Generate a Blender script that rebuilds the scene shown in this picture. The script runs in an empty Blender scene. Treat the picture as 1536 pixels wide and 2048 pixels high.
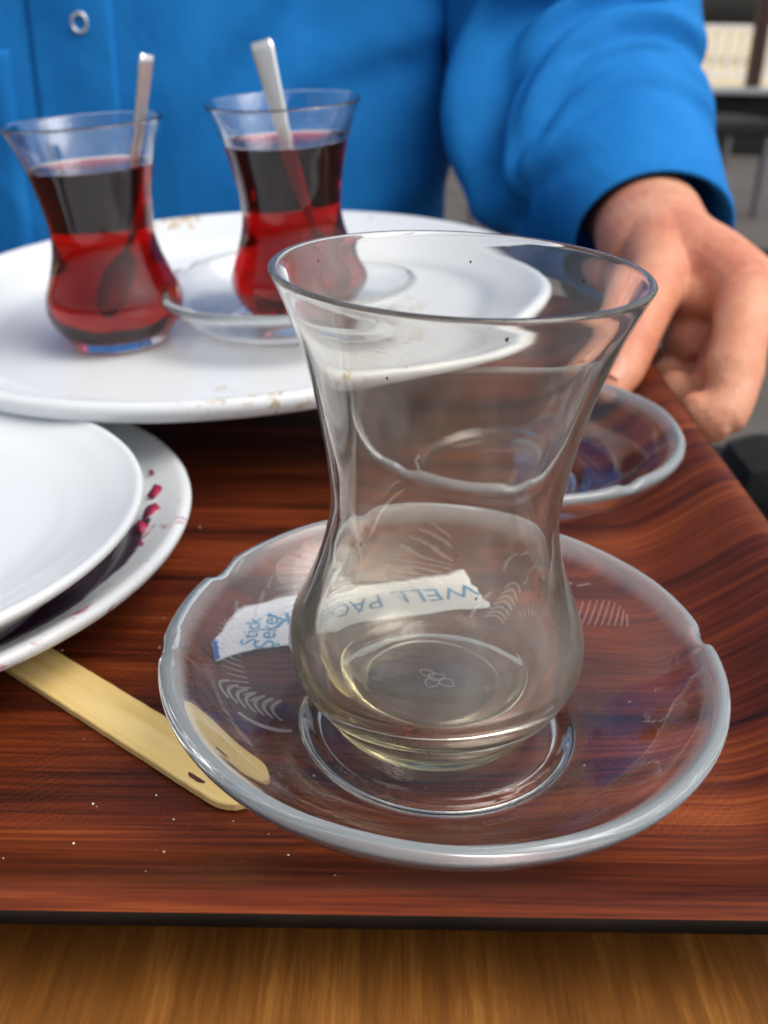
import bpy, bmesh, math, random
from mathutils import Vector, Matrix, noise
random.seed(7)
S = 0.01                      # everything below is written in centimetres
sc = bpy.context.scene
col = sc.collection

# ------------------------------------------------------------------ camera
CAM = Vector((-1.127, -16.486, 13.262))
PITCH, ROLL = 0.46289, 0.01431
cd = bpy.data.cameras.new('camera'); cam = bpy.data.objects.new('camera', cd); col.objects.link(cam)
cp, sp = math.cos(PITCH), math.sin(PITCH)
f_, r_, u_ = Vector((0, cp, -sp)), Vector((1, 0, 0)), Vector((0, sp, cp))
c_, s_ = math.cos(ROLL), math.sin(ROLL)
R_, U_ = r_*c_ + u_*s_, -r_*s_ + u_*c_
m = Matrix((( R_.x, U_.x, -f_.x, CAM.x*S), (R_.y, U_.y, -f_.y, CAM.y*S), (R_.z, U_.z, -f_.z, CAM.z*S), (0, 0, 0, 1)))
cam.matrix_world = m
cd.sensor_fit = 'VERTICAL'; cd.sensor_height = 36; cd.sensor_width = 27
cd.lens = 2010.5/2048*36
cd.clip_start = 0.005; cd.clip_end = 300
cd.dof.use_dof = True; cd.dof.focus_distance = 0.172; cd.dof.aperture_fstop = 20; cd.dof.aperture_blades = 0
sc.camera = cam

# ------------------------------------------------------------------ light
SUN_EL, SUN_AZ = 56, 112       # azimuth clockwise from +y
w = bpy.data.worlds.new('World'); sc.world = w; w.use_nodes = True
nt = w.node_tree; bg = nt.nodes['Background']
sky = nt.nodes.new('ShaderNodeTexSky'); sky.sky_type = 'NISHITA'; sky.sun_disc = False
sky.sun_elevation = math.radians(SUN_EL); sky.sun_rotation = math.radians(SUN_AZ)
sky.air_density = 1.0; sky.dust_density = 6.0; sky.ozone_density = 1.0
hs = nt.nodes.new('ShaderNodeHueSaturation'); hs.inputs['Saturation'].default_value = 0.42
nt.links.new(sky.outputs[0], hs.inputs['Color']); nt.links.new(hs.outputs[0], bg.inputs[0])
bg.inputs[1].default_value = 0.15
sd = bpy.data.lights.new('sun', 'SUN'); sun = bpy.data.objects.new('sun', sd); col.objects.link(sun)
sd.energy = 1.0; sd.angle = math.radians(45); sd.color = (1, .95, .88)
a, e = math.radians(SUN_AZ), math.radians(SUN_EL)
dirn = Vector((math.sin(a)*math.cos(e), math.cos(a)*math.cos(e), math.sin(e)))
sun.rotation_euler = dirn.to_track_quat('Z', 'Y').to_euler(); sun.location = (1, 1, 2)
sc.view_settings.view_transform = 'Standard'; sc.view_settings.look = 'None'
sc.view_settings.gamma = 1; sc.view_settings.use_curve_mapping = False
sc.view_settings.exposure = 0.2
cy = sc.cycles
cy.max_bounces = 24; cy.transmission_bounces = 20; cy.transparent_max_bounces = 16; cy.glossy_bounces = 6; cy.diffuse_bounces = 4
cy.caustics_refractive = True; cy.caustics_reflective = True; cy.blur_glossy = 0.6
cy.sample_clamp_indirect = 6; cy.use_denoising = True

# ------------------------------------------------------------------ materials
def nm(name):
    mt = bpy.data.materials.new(name); mt.use_nodes = True
    n = mt.node_tree.nodes; l = mt.node_tree.links
    return mt, n, l, n['Principled BSDF']
def N(n, typ, **kw):
    nd = n.new(typ)
    for k, v in kw.items():
        if k in nd.inputs: nd.inputs[k].default_value = v
        else: setattr(nd, k, v)
    return nd
def ramp(n, stops, interp='LINEAR'):
    r = n.new('ShaderNodeValToRGB'); r.color_ramp.interpolation = interp
    el = r.color_ramp.elements
    while len(el) < len(stops): el.new(.5)
    for i, (p, c) in enumerate(stops): el[i].position = p; el[i].color = (*c, 1)
    return r
def coords(n, l, scale, rot=(0, 0, 0), loc=(0, 0, 0)):
    tc = n.new('ShaderNodeTexCoord'); mp = n.new('ShaderNodeMapping')
    mp.inputs['Scale'].default_value = scale; mp.inputs['Rotation'].default_value = rot; mp.inputs['Location'].default_value = loc
    l.new(tc.outputs['Object'], mp.inputs[0]); return mp
def simple(name, colr, rough=.5, metal=0, var=.08, vs=60, bump=0, coat=0, sheen=0):
    mt, n, l, b = nm(name)
    mp = coords(n, l, (vs,)*3); no = N(n, 'ShaderNodeTexNoise', Scale=1.0, Detail=4.0); l.new(mp.outputs[0], no.inputs['Vector'])
    r = ramp(n, [(.3, tuple(c*(1-var) for c in colr)), (.7, tuple(min(1, c*(1+var)) for c in colr))])
    l.new(no.outputs[0], r.inputs[0]); l.new(r.outputs[0], b.inputs['Base Color'])
    b.inputs['Roughness'].default_value = rough; b.inputs['Metallic'].default_value = metal
    b.inputs['Coat Weight'].default_value = coat; b.inputs['Sheen Weight'].default_value = sheen
    if bump:
        bp = N(n, 'ShaderNodeBump', Strength=bump, Distance=.001); l.new(no.outputs[0], bp.inputs['Height']); l.new(bp.outputs[0], b.inputs['Normal'])
    return mt

def glass_mat(name, tint, film=0.0, ior=1.5, rim=None, fcol=(.85, .83, .8)):
    mt, n, l, b = nm(name)
    b.inputs['Base Color'].default_value = (*tint, 1); b.inputs['Roughness'].default_value = 0.0
    b.inputs['IOR'].default_value = ior; b.inputs['Transmission Weight'].default_value = 1.0
    if film:
        # dried film and fingermarks on used glass: faint, patchy, matt
        mp = coords(n, l, (70, 70, 34)); no = N(n, 'ShaderNodeTexNoise', Scale=1.0, Detail=7.0, Roughness=.62, Distortion=.7)
        l.new(mp.outputs[0], no.inputs['Vector'])
        mr = N(n, 'ShaderNodeMapRange'); mr.inputs[1].default_value = .38; mr.inputs[2].default_value = .8
        mr.inputs[3].default_value = film*.25; mr.inputs[4].default_value = film*1.9
        l.new(no.outputs[0], mr.inputs[0])
        d = N(n, 'ShaderNodeBsdfDiffuse'); d.inputs[0].default_value = (*fcol, 1)
        mx = n.new('ShaderNodeMixShader'); out = n['Material Output']; fac = mr.outputs[0]
        if rim:   # sky brightness of the lip painted on the rim as pale matt colour
            tc = n.new('ShaderNodeTexCoord'); sx = n.new('ShaderNodeSeparateXYZ'); l.new(tc.outputs['Object'], sx.inputs[0])
            m2 = N(n, 'ShaderNodeMapRange', interpolation_type='SMOOTHSTEP'); m2.inputs[1].default_value = rim[0]; m2.inputs[2].default_value = rim[1]; m2.inputs[4].default_value = rim[2]; l.new(sx.outputs[2], m2.inputs[0])
            ad = N(n, 'ShaderNodeMath', operation='ADD'); l.new(m2.outputs[0], ad.inputs[0]); l.new(fac, ad.inputs[1]); fac = ad.outputs[0]
        l.new(fac, mx.inputs[0]); l.new(b.outputs[0], mx.inputs[1]); l.new(d.outputs[0], mx.inputs[2]); l.new(mx.outputs[0], out.inputs[0])
    return mt
M = {}
M['glass'] = glass_mat('clear_used_glass', (.985, .98, .955), .062)
n = M['glass'].node_tree.nodes; va = N(n, 'ShaderNodeVolumeAbsorption', Density=34.0); va.inputs[0].default_value = (.95, .905, .64, 1)
M['glass'].node_tree.links.new(va.outputs[0], n['Material Output'].inputs['Volume'])   # faint straw tint of thick soda glass
M['saucer_glass'] = glass_mat('clear_saucer_glass', (.975, .985, .985), .0025, rim=(.0172, .0202, .25), fcol=(.80, .89, .93))  # rim mask and bluish colour carry the painted sky sheen
M['tea_glass'] = glass_mat('clear_tea_glass', (.98, .985, .98), .006)
mt, n, l, b = nm('frosted_etch')
b.inputs['Base Color'].default_value = (.86, .84, .86, 1); b.inputs['Roughness'].default_value = .55
b.inputs['Transmission Weight'].default_value = .55; b.inputs['IOR'].default_value = 1.05
tr = n.new('ShaderNodeBsdfTransparent'); mx = n.new('ShaderNodeMixShader'); mx.inputs[0].default_value = .38
l.new(tr.outputs[0], mx.inputs[1]); l.new(b.outputs[0], mx.inputs[2]); l.new(mx.outputs[0], n['Material Output'].inputs['Surface'])
M['etch'] = mt
# tea: the free surface refracts, the sides are wet against the glass (the glass wall carries that interface)
mt, n, l, b = nm('black_tea')
b.inputs['Base Color'].default_value = (1, 1, 1, 1); b.inputs['Transmission Weight'].default_value = 1; b.inputs['IOR'].default_value = 1.333; b.inputs['Roughness'].default_value = 0
at = N(n, 'ShaderNodeAttribute', attribute_name='free_surface'); tr = n.new('ShaderNodeBsdfTransparent'); mx = n.new('ShaderNodeMixShader')
l.new(at.outputs['Fac'], mx.inputs[0]); l.new(tr.outputs[0], mx.inputs[1]); l.new(b.outputs[0], mx.inputs[2]); l.new(mx.outputs[0], n['Material Output'].inputs['Surface'])
va = N(n, 'ShaderNodeVolumeAbsorption', Density=560.0); va.inputs[0].default_value = (.93, .47, .25, 1)
l.new(va.outputs[0], n['Material Output'].inputs['Volume'])
M['tea'] = mt
mt, n, l, b = nm('glass_wet_with_tea')
b.inputs['Base Color'].default_value = (1, 1, 1, 1); b.inputs['Transmission Weight'].default_value = 1; b.inputs['IOR'].default_value = 1.5/1.333; b.inputs['Roughness'].default_value = 0
M['wet'] = mt

# rosewood laminate of the tray: grain runs along x
mt, n, l, b = nm('rosewood_laminate')
mp = coords(n, l, (5, 95, 0))
n0 = N(n, 'ShaderNodeTexNoise', Scale=.35, Detail=3.0, Distortion=.8); l.new(mp.outputs[0], n0.inputs['Vector'])
n1 = N(n, 'ShaderNodeTexNoise', Scale=1.0, Detail=6.0, Roughness=.6, Distortion=.5); l.new(mp.outputs[0], n1.inputs['Vector'])
mp2 = coords(n, l, (20, 900, 0)); n2 = N(n, 'ShaderNodeTexNoise', Scale=1.0, Detail=4.0, Roughness=.7); l.new(mp2.outputs[0], n2.inputs['Vector'])
a1 = N(n, 'ShaderNodeMath', operation='MULTIPLY_ADD'); l.new(n1.outputs[0], a1.inputs[0]); a1.inputs[1].default_value = .50
a0 = N(n, 'ShaderNodeMath', operation='MULTIPLY'); l.new(n0.outputs[0], a0.inputs[0]); a0.inputs[1].default_value = .30
l.new(a0.outputs[0], a1.inputs[2])
a2 = N(n, 'ShaderNodeMath', operation='MULTIPLY_ADD'); l.new(n2.outputs[0], a2.inputs[0]); a2.inputs[1].default_value = .46; l.new(a1.outputs[0], a2.inputs[2])
r = ramp(n, [(.45, (.007, .0022, .002)), (.53, (.036, .0072, .0032)), (.60, (.090, .0155, .0048)), (.67, (.155, .0285, .007)), (.76, (.27, .062, .013))])
l.new(a2.outputs[0], r.inputs[0]); l.new(r.outputs[0], b.inputs['Base Color'])
b.inputs['Roughness'].default_value = .42; b.inputs['Specular IOR Level'].default_value = .22
# non-slip dots on the flat floor only
tc = n.new('ShaderNodeTexCoord'); sx = n.new('ShaderNodeSeparateXYZ'); l.new(tc.outputs['Object'], sx.inputs[0])
def mth(op, A, B=None):
    q = N(n, 'ShaderNodeMath', operation=op)
    for i, v in enumerate((A, B)):
        if v is None: continue
        if isinstance(v, (int, float)): q.inputs[i].default_value = v
        else: l.new(v, q.inputs[i])
    return q.outputs[0]
k = 2*math.pi/.0021
hx = mth('SINE', mth('MULTIPLY', sx.outputs[0], k)); hy = mth('SINE', mth('MULTIPLY', sx.outputs[1], k))
dots = mth('MAXIMUM', mth('MULTIPLY', hx, hy), 0.0)
flat = mth('LESS_THAN', sx.outputs[2], .00012)
nB = N(n, 'ShaderNodeTexNoise', Scale=45.0, Detail=2.0); l.new(tc.outputs['Object'], nB.inputs['Vector'])
hgt = mth('ADD', mth('MULTIPLY', mth('MULTIPLY', dots, flat), mth('MULTIPLY', nB.outputs[0], .9)), mth('MULTIPLY', n2.outputs[0], .25))
bp = N(n, 'ShaderNodeBump', Strength=.34, Distance=.0006); l.new(hgt, bp.inputs['Height']); l.new(bp.outputs[0], b.inputs['Normal'])
M['rosewood'] = mt

# table: brown wood, grain along y
mt, n, l, b = nm('brown_table_wood')
mp = coords(n, l, (70, 5, 5)); n1 = N(n, 'ShaderNodeTexNoise', Scale=1.0, Detail=6.0, Roughness=.62, Distortion=.6); l.new(mp.outputs[0], n1.inputs['Vector'])
mp2 = coords(n, l, (900, 55, 40)); n2 = N(n, 'ShaderNodeTexNoise', Scale=1.0, Detail=5.0, Roughness=.7); l.new(mp2.outputs[0], n2.inputs['Vector'])
a1 = N(n, 'ShaderNodeMath', operation='MULTIPLY_ADD'); l.new(n2.outputs[0], a1.inputs[0]); a1.inputs[1].default_value = .62; l.new(n1.outputs[0], a1.inputs[2])
r = ramp(n, [(.48, (.075, .025, .004)), (.82, (.22, .082, .013)), (1, (.36, .15, .03))]); l.new(a1.outputs[0], r.inputs[0]); l.new(r.outputs[0], b.inputs['Base Color'])
b.inputs['Roughness'].default_value = .45
bp = N(n, 'ShaderNodeBump', Strength=.15, Distance=.0005); l.new(n2.outputs[0], bp.inputs['Height']); l.new(bp.outputs[0], b.inputs['Normal'])
M['table'] = mt

def porcelain(name, stain=None):
    mt, n, l, b = nm(name)
    b.inputs['Roughness'].default_value = .18; b.inputs['Specular IOR Level'].default_value = .5
    base = (.70, .73, .75)
    if stain:
        colr, sc_, lo, hi, mask = stain
        mp = coords(n, l, (sc_,)*3); no = N(n, 'ShaderNodeTexNoise', Scale=1.0, Detail=6.0, Roughness=.62, Distortion=.6); l.new(mp.outputs[0], no.inputs['Vector'])
        big = coords(n, l, (mask,)*3); nb = N(n, 'ShaderNodeTexNoise', Scale=1.0, Detail=1.0); l.new(big.outputs[0], nb.inputs['Vector'])
        mu = N(n, 'ShaderNodeMath', operation='MULTIPLY'); l.new(no.outputs[0], mu.inputs[0]); l.new(nb.outputs[0], mu.inputs[1])
        mr = N(n, 'ShaderNodeMapRange'); mr.inputs[1].default_value = lo; mr.inputs[2].default_value = hi; l.new(mu.outputs[0], mr.inputs[0])
        mx = n.new('ShaderNodeMix'); mx.data_type = 'RGBA'; mx.inputs[6].default_value = (*base, 1); mx.inputs[7].default_value = (*colr, 1)
        l.new(mr.outputs[0], mx.inputs[0]); l.new(mx.outputs[2], b.inputs['Base Color'])
    else: b.inputs['Base Color'].default_value = (*base, 1)
    return mt
M['plate'] = porcelain('white_porcelain')
M['plate_stained_shaded'] = porcelain('white_porcelain_with_beet_stains_and_shade', ((.40, .04, .10), 110, .335, .40, 26))
mt = M['plate_stained_shaded']; n = mt.node_tree.nodes; l = mt.node_tree.links; b = n['Principled BSDF']   # shade below the upper plate painted into the well, with ragged purple cabbage juice
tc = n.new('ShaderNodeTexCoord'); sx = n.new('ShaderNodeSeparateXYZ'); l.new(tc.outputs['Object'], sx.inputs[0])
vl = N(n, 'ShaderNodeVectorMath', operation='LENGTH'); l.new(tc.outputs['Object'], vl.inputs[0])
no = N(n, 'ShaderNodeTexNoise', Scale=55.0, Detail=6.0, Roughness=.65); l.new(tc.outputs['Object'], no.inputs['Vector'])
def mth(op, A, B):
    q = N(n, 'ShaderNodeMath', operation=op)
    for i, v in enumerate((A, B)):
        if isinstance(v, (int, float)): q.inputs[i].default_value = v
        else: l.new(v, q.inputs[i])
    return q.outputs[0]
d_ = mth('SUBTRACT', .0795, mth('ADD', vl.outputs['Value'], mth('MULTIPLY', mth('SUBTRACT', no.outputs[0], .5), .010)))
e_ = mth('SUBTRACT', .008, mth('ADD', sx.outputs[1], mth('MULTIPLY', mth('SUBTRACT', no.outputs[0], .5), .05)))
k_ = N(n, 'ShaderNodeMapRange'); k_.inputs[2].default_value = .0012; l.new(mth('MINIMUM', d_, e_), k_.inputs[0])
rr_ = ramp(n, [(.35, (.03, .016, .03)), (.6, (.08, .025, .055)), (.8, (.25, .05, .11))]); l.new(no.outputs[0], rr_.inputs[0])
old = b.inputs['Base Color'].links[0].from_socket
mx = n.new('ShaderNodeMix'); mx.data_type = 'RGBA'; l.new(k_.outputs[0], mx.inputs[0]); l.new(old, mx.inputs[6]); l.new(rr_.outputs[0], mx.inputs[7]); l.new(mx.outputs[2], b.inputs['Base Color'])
M['plate_tea'] = porcelain('white_porcelain_with_tea_marks', ((.50, .40, .24), 230, .375, .46, 24))
M['steel'] = simple('brushed_steel', (.86, .86, .85), .34, 1, .05)
M['stick'] = None
mt, n, l, b = nm('pale_birch')
mp = coords(n, l, (30, 420, 200)); n1 = N(n, 'ShaderNodeTexNoise', Scale=1.0, Detail=4.0); l.new(mp.outputs[0], n1.inputs['Vector'])
r = ramp(n, [(.3, (.80, .54, .17)), (.7, (.92, .70, .30))]); l.new(n1.outputs[0], r.inputs[0]); l.new(r.outputs[0], b.inputs['Base Color']); b.inputs['Roughness'].default_value = .62
bp = N(n, 'ShaderNodeBump', Strength=.2, Distance=.0004); l.new(n1.outputs[0], bp.inputs['Height']); l.new(bp.outputs[0], b.inputs['Normal'])
M['stick'] = mt
M['knot'] = simple('dark_knot', (.11, .03, .015), .7, 0, .4, 500)
M['paper'] = simple('white_packet_paper', (.93, .93, .95), .6, 0, .02, 300, .3)
M['ink'] = simple('blue_print', (.03, .33, .62), .6, 0, .12, 300)
M['ink_dark'] = simple('deep_blue_print', (.01, .12, .50), .6, 0, .1, 300)
M['edge'] = simple('dark_tray_edge', (.010, .007, .005), .85, 0, .3, 90, .2)
M['edge'].node_tree.nodes['Principled BSDF'].inputs['Specular IOR Level'].default_value = .1
M['cabbage'] = simple('red_cabbage', (.33, .02, .07), .4, 0, .5, 300)
M['speck'] = simple('dried_tea_speck', (.10, .012, .006), .6, 0, .2, 300)
M['sugar'] = simple('sugar_crumb', (.78, .74, .68), .6, 0, .1, 300)

mt, n, l, b = nm('blue_cotton_twill')
mp = coords(n, l, (26, 26, 26)); n1 = N(n, 'ShaderNodeTexNoise', Scale=1.0, Detail=5.0); l.new(mp.outputs[0], n1.inputs['Vector'])
r = ramp(n, [(.3, (.008, .150, .46)), (.7, (.014, .195, .54))]); l.new(n1.outputs[0], r.inputs[0]); l.new(r.outputs[0], b.inputs['Base Color'])
b.inputs['Roughness'].default_value = .8; b.inputs['Specular IOR Level'].default_value = .12
mp2 = coords(n, l, (20, 20, 14)); n2 = N(n, 'ShaderNodeTexNoise', Scale=1.0, Detail=6.0, Distortion=.8); l.new(mp2.outputs[0], n2.inputs['Vector'])
bp = N(n, 'ShaderNodeBump', Strength=.4, Distance=.008); l.new(n2.outputs[0], bp.inputs['Height']); l.new(bp.outputs[0], b.inputs['Normal'])
M['blue'] = mt
mt, n, l, b = nm('skin')
mp = coords(n, l, (38, 38, 38)); n1 = N(n, 'ShaderNodeTexNoise', Scale=1.0, Detail=7.0, Roughness=.65); l.new(mp.outputs[0], n1.inputs['Vector'])
r = ramp(n, [(.30, (.52, .165, .095)), (.5, (.64, .265, .155)), (.72, (.72, .38, .245))]); l.new(n1.outputs[0], r.inputs[0]); l.new(r.outputs[0], b.inputs['Base Color'])
b.inputs['Roughness'].default_value = .5; b.inputs['Subsurface Weight'].default_value = .25; b.inputs['Subsurface Radius'].default_value = (.006, .002, .001); b.inputs['Subsurface Scale'].default_value = 1
mp2 = coords(n, l, (190, 330, 190)); n2 = N(n, 'ShaderNodeTexNoise', Scale=1.0, Detail=5.0, Distortion=1.0); l.new(mp2.outputs[0], n2.inputs['Vector'])
bp = N(n, 'ShaderNodeBump', Strength=.45, Distance=.0016); l.new(n2.outputs[0], bp.inputs['Height']); l.new(bp.outputs[0], b.inputs['Normal'])
M['skin'] = mt
M['nail'] = simple('nail', (.60, .27, .18), .45)
M['trousers'] = simple('dark_trousers', (.02, .022, .03), .8)
M['floor'] = simple('grey_brown_terrace_floor', (.085, .075, .068), .8, 0, .2, 3, .1)
M['black'] = simple('black_rattan', (.004, .004, .005), .85, 0, .3, 60, .3)
M['darkwall'] = simple('dark_green_black_panel', (.008, .011, .008), .9, 0, .6, 6)
M['sill'] = simple('grey_sill', (.38, .40, .42), .5)
M['brownpost'] = simple('brown_painted_post', (.055, .022, .016), .5)
M['whitepaint'] = simple('white_paint', (.78, .78, .78), .5)
M['sand'] = simple('sandy_paving', (.62, .52, .34), .9, 0, .1, 2)
M['leaf'] = simple('green_leaves', (.07, .13, .04), .6, 0, .6, 4)
M['bark'] = simple('bark', (.08, .055, .04), .9)
M['metal_leg'] = simple('grey_metal_leg', (.17, .17, .18), .5, .3)

# ------------------------------------------------------------------ helpers
def tag(o, label=None, cat=None, group=None, kind=None):
    if label: o['label'] = label
    if cat: o['category'] = cat
    if group: o['group'] = group
    if kind: o['kind'] = kind
    return o
def empty(name, loc=(0, 0, 0), rot=(0, 0, 0), **k):
    o = bpy.data.objects.new(name, None); o.empty_display_size = .01; col.objects.link(o)
    o.location = Vector(loc)*S; o.rotation_euler = rot; return tag(o, **k)
def mesh_obj(name, verts, faces, mat, parent=None, smooth=True, loc=(0, 0, 0), rot=(0, 0, 0)):
    me = bpy.data.meshes.new(name); me.from_pydata([tuple(c*S for c in v) for v in verts], [], faces); me.validate()
    if smooth: me.shade_smooth()
    me.materials.append(M[mat]); o = bpy.data.objects.new(name, me); col.objects.link(o)
    o.location = Vector(loc)*S; o.rotation_euler = rot
    if parent: o.parent = parent
    return o
def fix_normals(o):
    bm = bmesh.new(); bm.from_mesh(o.data); bmesh.ops.recalc_face_normals(bm, faces=bm.faces); bm.to_mesh(o.data); bm.free()
    return o
def bake(o, mods):
    for typ, kw in mods:
        md = o.modifiers.new(typ, typ)
        for k_, v in kw.items(): setattr(md, k_, v)
    dg = bpy.context.evaluated_depsgraph_get(); me = bpy.data.meshes.new_from_object(o.evaluated_get(dg))
    o.modifiers.clear(); old = o.data; o.data = me; bpy.data.meshes.remove(old); me.shade_smooth(); return o
def cat(pts, n):
    """Catmull-Rom through 2D/3D points, n samples per span."""
    P = [Vector(p) for p in pts]; out = []
    for i in range(len(P)-1):
        a_, b_, c, d = P[max(i-1, 0)], P[i], P[i+1], P[min(i+2, len(P)-1)]
        for j in range(n):
            t = j/n; out.append(.5*((2*b_) + (c-a_)*t + (2*a_-5*b_+4*c-d)*t*t + (3*b_-a_-3*c+d)*t**3))
    out.append(P[-1]); return out
def lathe(name, prof, mat, parent=None, segs=112, fn=None, **kw):
    """prof: closed solid, first and last points on the axis."""
    V, F, rings = [], [], []
    for (r, z) in prof:
        if r < 1e-6: rings.append([len(V)]); V.append((0, 0, z))
        else:
            ring = []
            for i in range(segs):
                t = 2*math.pi*i/segs; rr, zz = (r, z) if fn is None else fn(r, z, t)
                ring.append(len(V)); V.append((rr*math.cos(t), rr*math.sin(t), zz))
            rings.append(ring)
    for A, B in zip(rings, rings[1:]):
        for i in range(segs):
            j = (i+1) % segs
            if len(A) == 1 and len(B) == 1: continue
            if len(A) == 1: F.append((A[0], B[i], B[j]))
            elif len(B) == 1: F.append((A[i], B[0], A[j]))
            else: F.append((A[i], B[i], B[j], A[j]))
    return fix_normals(mesh_obj(name, V, F, mat, parent, **kw))
def box(name, c, s, mat, parent=None, bev=.3, rot=(0, 0, 0)):
    bm = bmesh.new(); bmesh.ops.create_cube(bm, size=1)
    for v in bm.verts: v.co = Vector((v.co.x*s[0], v.co.y*s[1], v.co.z*s[2]))*S
    if bev: bmesh.ops.bevel(bm, geom=bm.edges[:], offset=bev*S, segments=2, affect='EDGES', profile=.5)
    me = bpy.data.meshes.new(name); bm.to_mesh(me); bm.free(); me.materials.append(M[mat])
    o = bpy.data.objects.new(name, me); col.objects.link(o); o.location = Vector(c)*S; o.rotation_euler = rot
    if parent: o.parent = parent
    return o
def tube_geo(path, radii, V, F, segs=20, flat=None, cap=True):
    """loft round or elliptical sections along a path; radii (a, b) pairs or single; flat = direction of the b axis"""
    P = [Vector(p) for p in path]; base = None
    prev = None
    for i, p in enumerate(P):
        t = (P[min(i+1, len(P)-1)] - P[max(i-1, 0)]).normalized()
        ref = Vector(flat) if flat else (prev if prev is not None else (Vector((0, 0, 1)) if abs(t.z) < .8 else Vector((1, 0, 0))))
        b_ = (ref - t*ref.dot(t)).normalized(); a_ = t.cross(b_); prev = b_
        rr = radii[i]; ra, rb = rr if isinstance(rr, (tuple, list)) else (rr, rr)
        idx = len(V)
        for k_ in range(segs):
            th = 2*math.pi*k_/segs; V.append(tuple(p + a_*ra*math.cos(th) + b_*rb*math.sin(th)))
        if i:
            for k_ in range(segs):
                k2 = (k_+1) % segs; F.append((idx-segs+k_, idx-segs+k2, idx+k2, idx+k_))
        elif cap: F.append(tuple(range(idx+segs-1, idx-1, -1)))
        if cap and i == len(P)-1: F.append(tuple(range(idx, idx+segs)))
def tilt_of(lx, ly):  # euler that leans the local z axis by (lx, ly)
    return Vector((lx, ly, 1)).to_track_quat('Z', 'Y').to_euler() if False else Matrix(((1, 0, lx), (0, 1, ly), (-lx, -ly, 1))).to_euler()

# ------------------------------------------------------------------ setting: terrace floor, outside ground
mesh_obj('terrace_floor', [(-3000, -600, -75), (3000, -600, -75), (3000, 742, -75), (-3000, 742, -75)], [(0, 1, 2, 3)], 'floor')['kind'] = 'structure'
mesh_obj('sandy_ground', [(-9000, 742, -76), (9000, 742, -76), (9000, 9000, -76), (-9000, 9000, -76)], [(0, 1, 2, 3)], 'sand')['kind'] = 'structure'

# ------------------------------------------------------------------ table
tb = empty('table', (-26, -19, -75), label='brown wooden table with lengthwise grain underneath the serving tray', cat='table')
box('tabletop', (0, 0, 72.75), (70, 82, 3.4), 'table', tb, .4)
for sx_ in (-1, 1):
    for sy_ in (-1, 1): box('leg', (sx_*31, sy_*36.8, 35.5), (5, 5, 71), 'table', tb, .4)
TABLE_Z = -75 + 72.75 + 1.7   # -0.55

# ------------------------------------------------------------------ serving tray
TX0, TX1, TY0, TY1 = -38.0, 8.75, -6.15, 29.5
ta = empty('serving_tray', (0, 0, 0), label='dark red rosewood serving tray with sloping rim and black edge', cat='tray')
def rrect(inset, z, rc, seg=14, nx=1):
    x0, x1, y0, y1 = TX0+inset, TX1-inset, TY0+inset, TY1-inset; out = []
    for cx, cy_, a0 in ((x1-rc, y1-rc, 0), (x0+rc, y1-rc, 90), (x0+rc, y0+rc, 180), (x1-rc, y0+rc, 270)):
        for i in range(seg+1):
            t = math.radians(a0 + 90*i/seg); out.append((cx+rc*math.cos(t), cy_+rc*math.sin(t), z))
    return out
wall = cat([(0, 1.62), (.35, 1.60), (.8, 1.38), (1.5, .86), (2.2, .38), (2.8, .1), (3.4, 0), (4.2, 0)], 5)   # inset, z
V, F, loops = [], [], []
def addloop(lp):
    loops.append(range(len(V), len(V)+len(lp))); V.extend(lp)
for p in wall: addloop(rrect(p[0], max(p[1], 0), max(3.6-p[0], .8)))
L = len(loops[0])
for A, B in zip(loops, loops[1:]):
    for i in range(L): F.append((A[i], A[(i+1) % L], B[(i+1) % L], B[i]))
F.append(tuple(loops[-1]))
nb = len(loops)
under = [p for p in wall[::-1]]
for p in under: addloop(rrect(p[0], max(p[1], 0)-.25, max(3.6-p[0], .8)))
F.append(tuple(reversed(loops[nb])))
for A, B in zip(loops[nb:], loops[nb+1:]):
    for i in range(L): F.append((A[i], A[(i+1) % L], B[(i+1) % L], B[i]))
mesh_obj('tray_panel', V, F, 'rosewood', ta)
V, F, loops = [], [], []
for ins, z in ((.0, 1.625), (-.05, 1.60), (-.06, 1.53), (-.05, 1.40), (0, 1.36)): addloop(rrect(ins, z, 3.6-ins))
for A, B in zip(loops, loops[1:]):
    for i in range(L): F.append((A[i], B[i], B[(i+1) % L], A[(i+1) % L]))
mesh_obj('edge_band', V, F, 'edge', ta)
box('foot', (-15, 8, -.485), (38, 24, .13), 'edge', ta, 0)

# ------------------------------------------------------------------ glass saucers
SAU_OUT = [(0, .16), (1.2, .16), (2.25, .15), (2.42, .03), (2.52, 0), (2.66, .01), (2.8, .16), (3.2, .27), (3.8, .47), (4.35, .79), (4.8, 1.15), (5.1, 1.44), (5.31, 1.69), (5.43, 1.91)]
SAU_IN = [(5.42, 2.03), (5.34, 2.12), (5.23, 2.13), (5.13, 2.05), (4.98, 1.86), (4.70, 1.52), (4.3, 1.12), (3.8, .80), (3.3, .60), (2.95, .53), (2.72, .52), (2.60, .49), (2.50, .40), (2.42, .31), (2.3, .30), (1.2, .30), (0, .30)]
SPROF = [tuple(p) for p in cat(SAU_OUT + SAU_IN, 4)]
SPROF = [(max(r, 0), z) for r, z in SPROF]; SPROF[0] = (0, .16); SPROF[-1] = (0, .30)
INNER = sorted([(r, z) for r, z in SPROF[len(SAU_OUT)*4:] if r < 4.99])
def inner_z(r):
    for (r0, z0), (r1, z1) in zip(INNER, INNER[1:]):
        if r0 <= r <= r1: return z0 + (z1-z0)*(r-r0)/max(r1-r0, 1e-6)
    return INNER[-1][1]
NOTCH = [(math.radians(113), .055, .16), (math.radians(152), .065, .17), (math.radians(184), .05, .13), (math.radians(7), .06, .18), (math.radians(262), .0, 0)]
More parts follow.
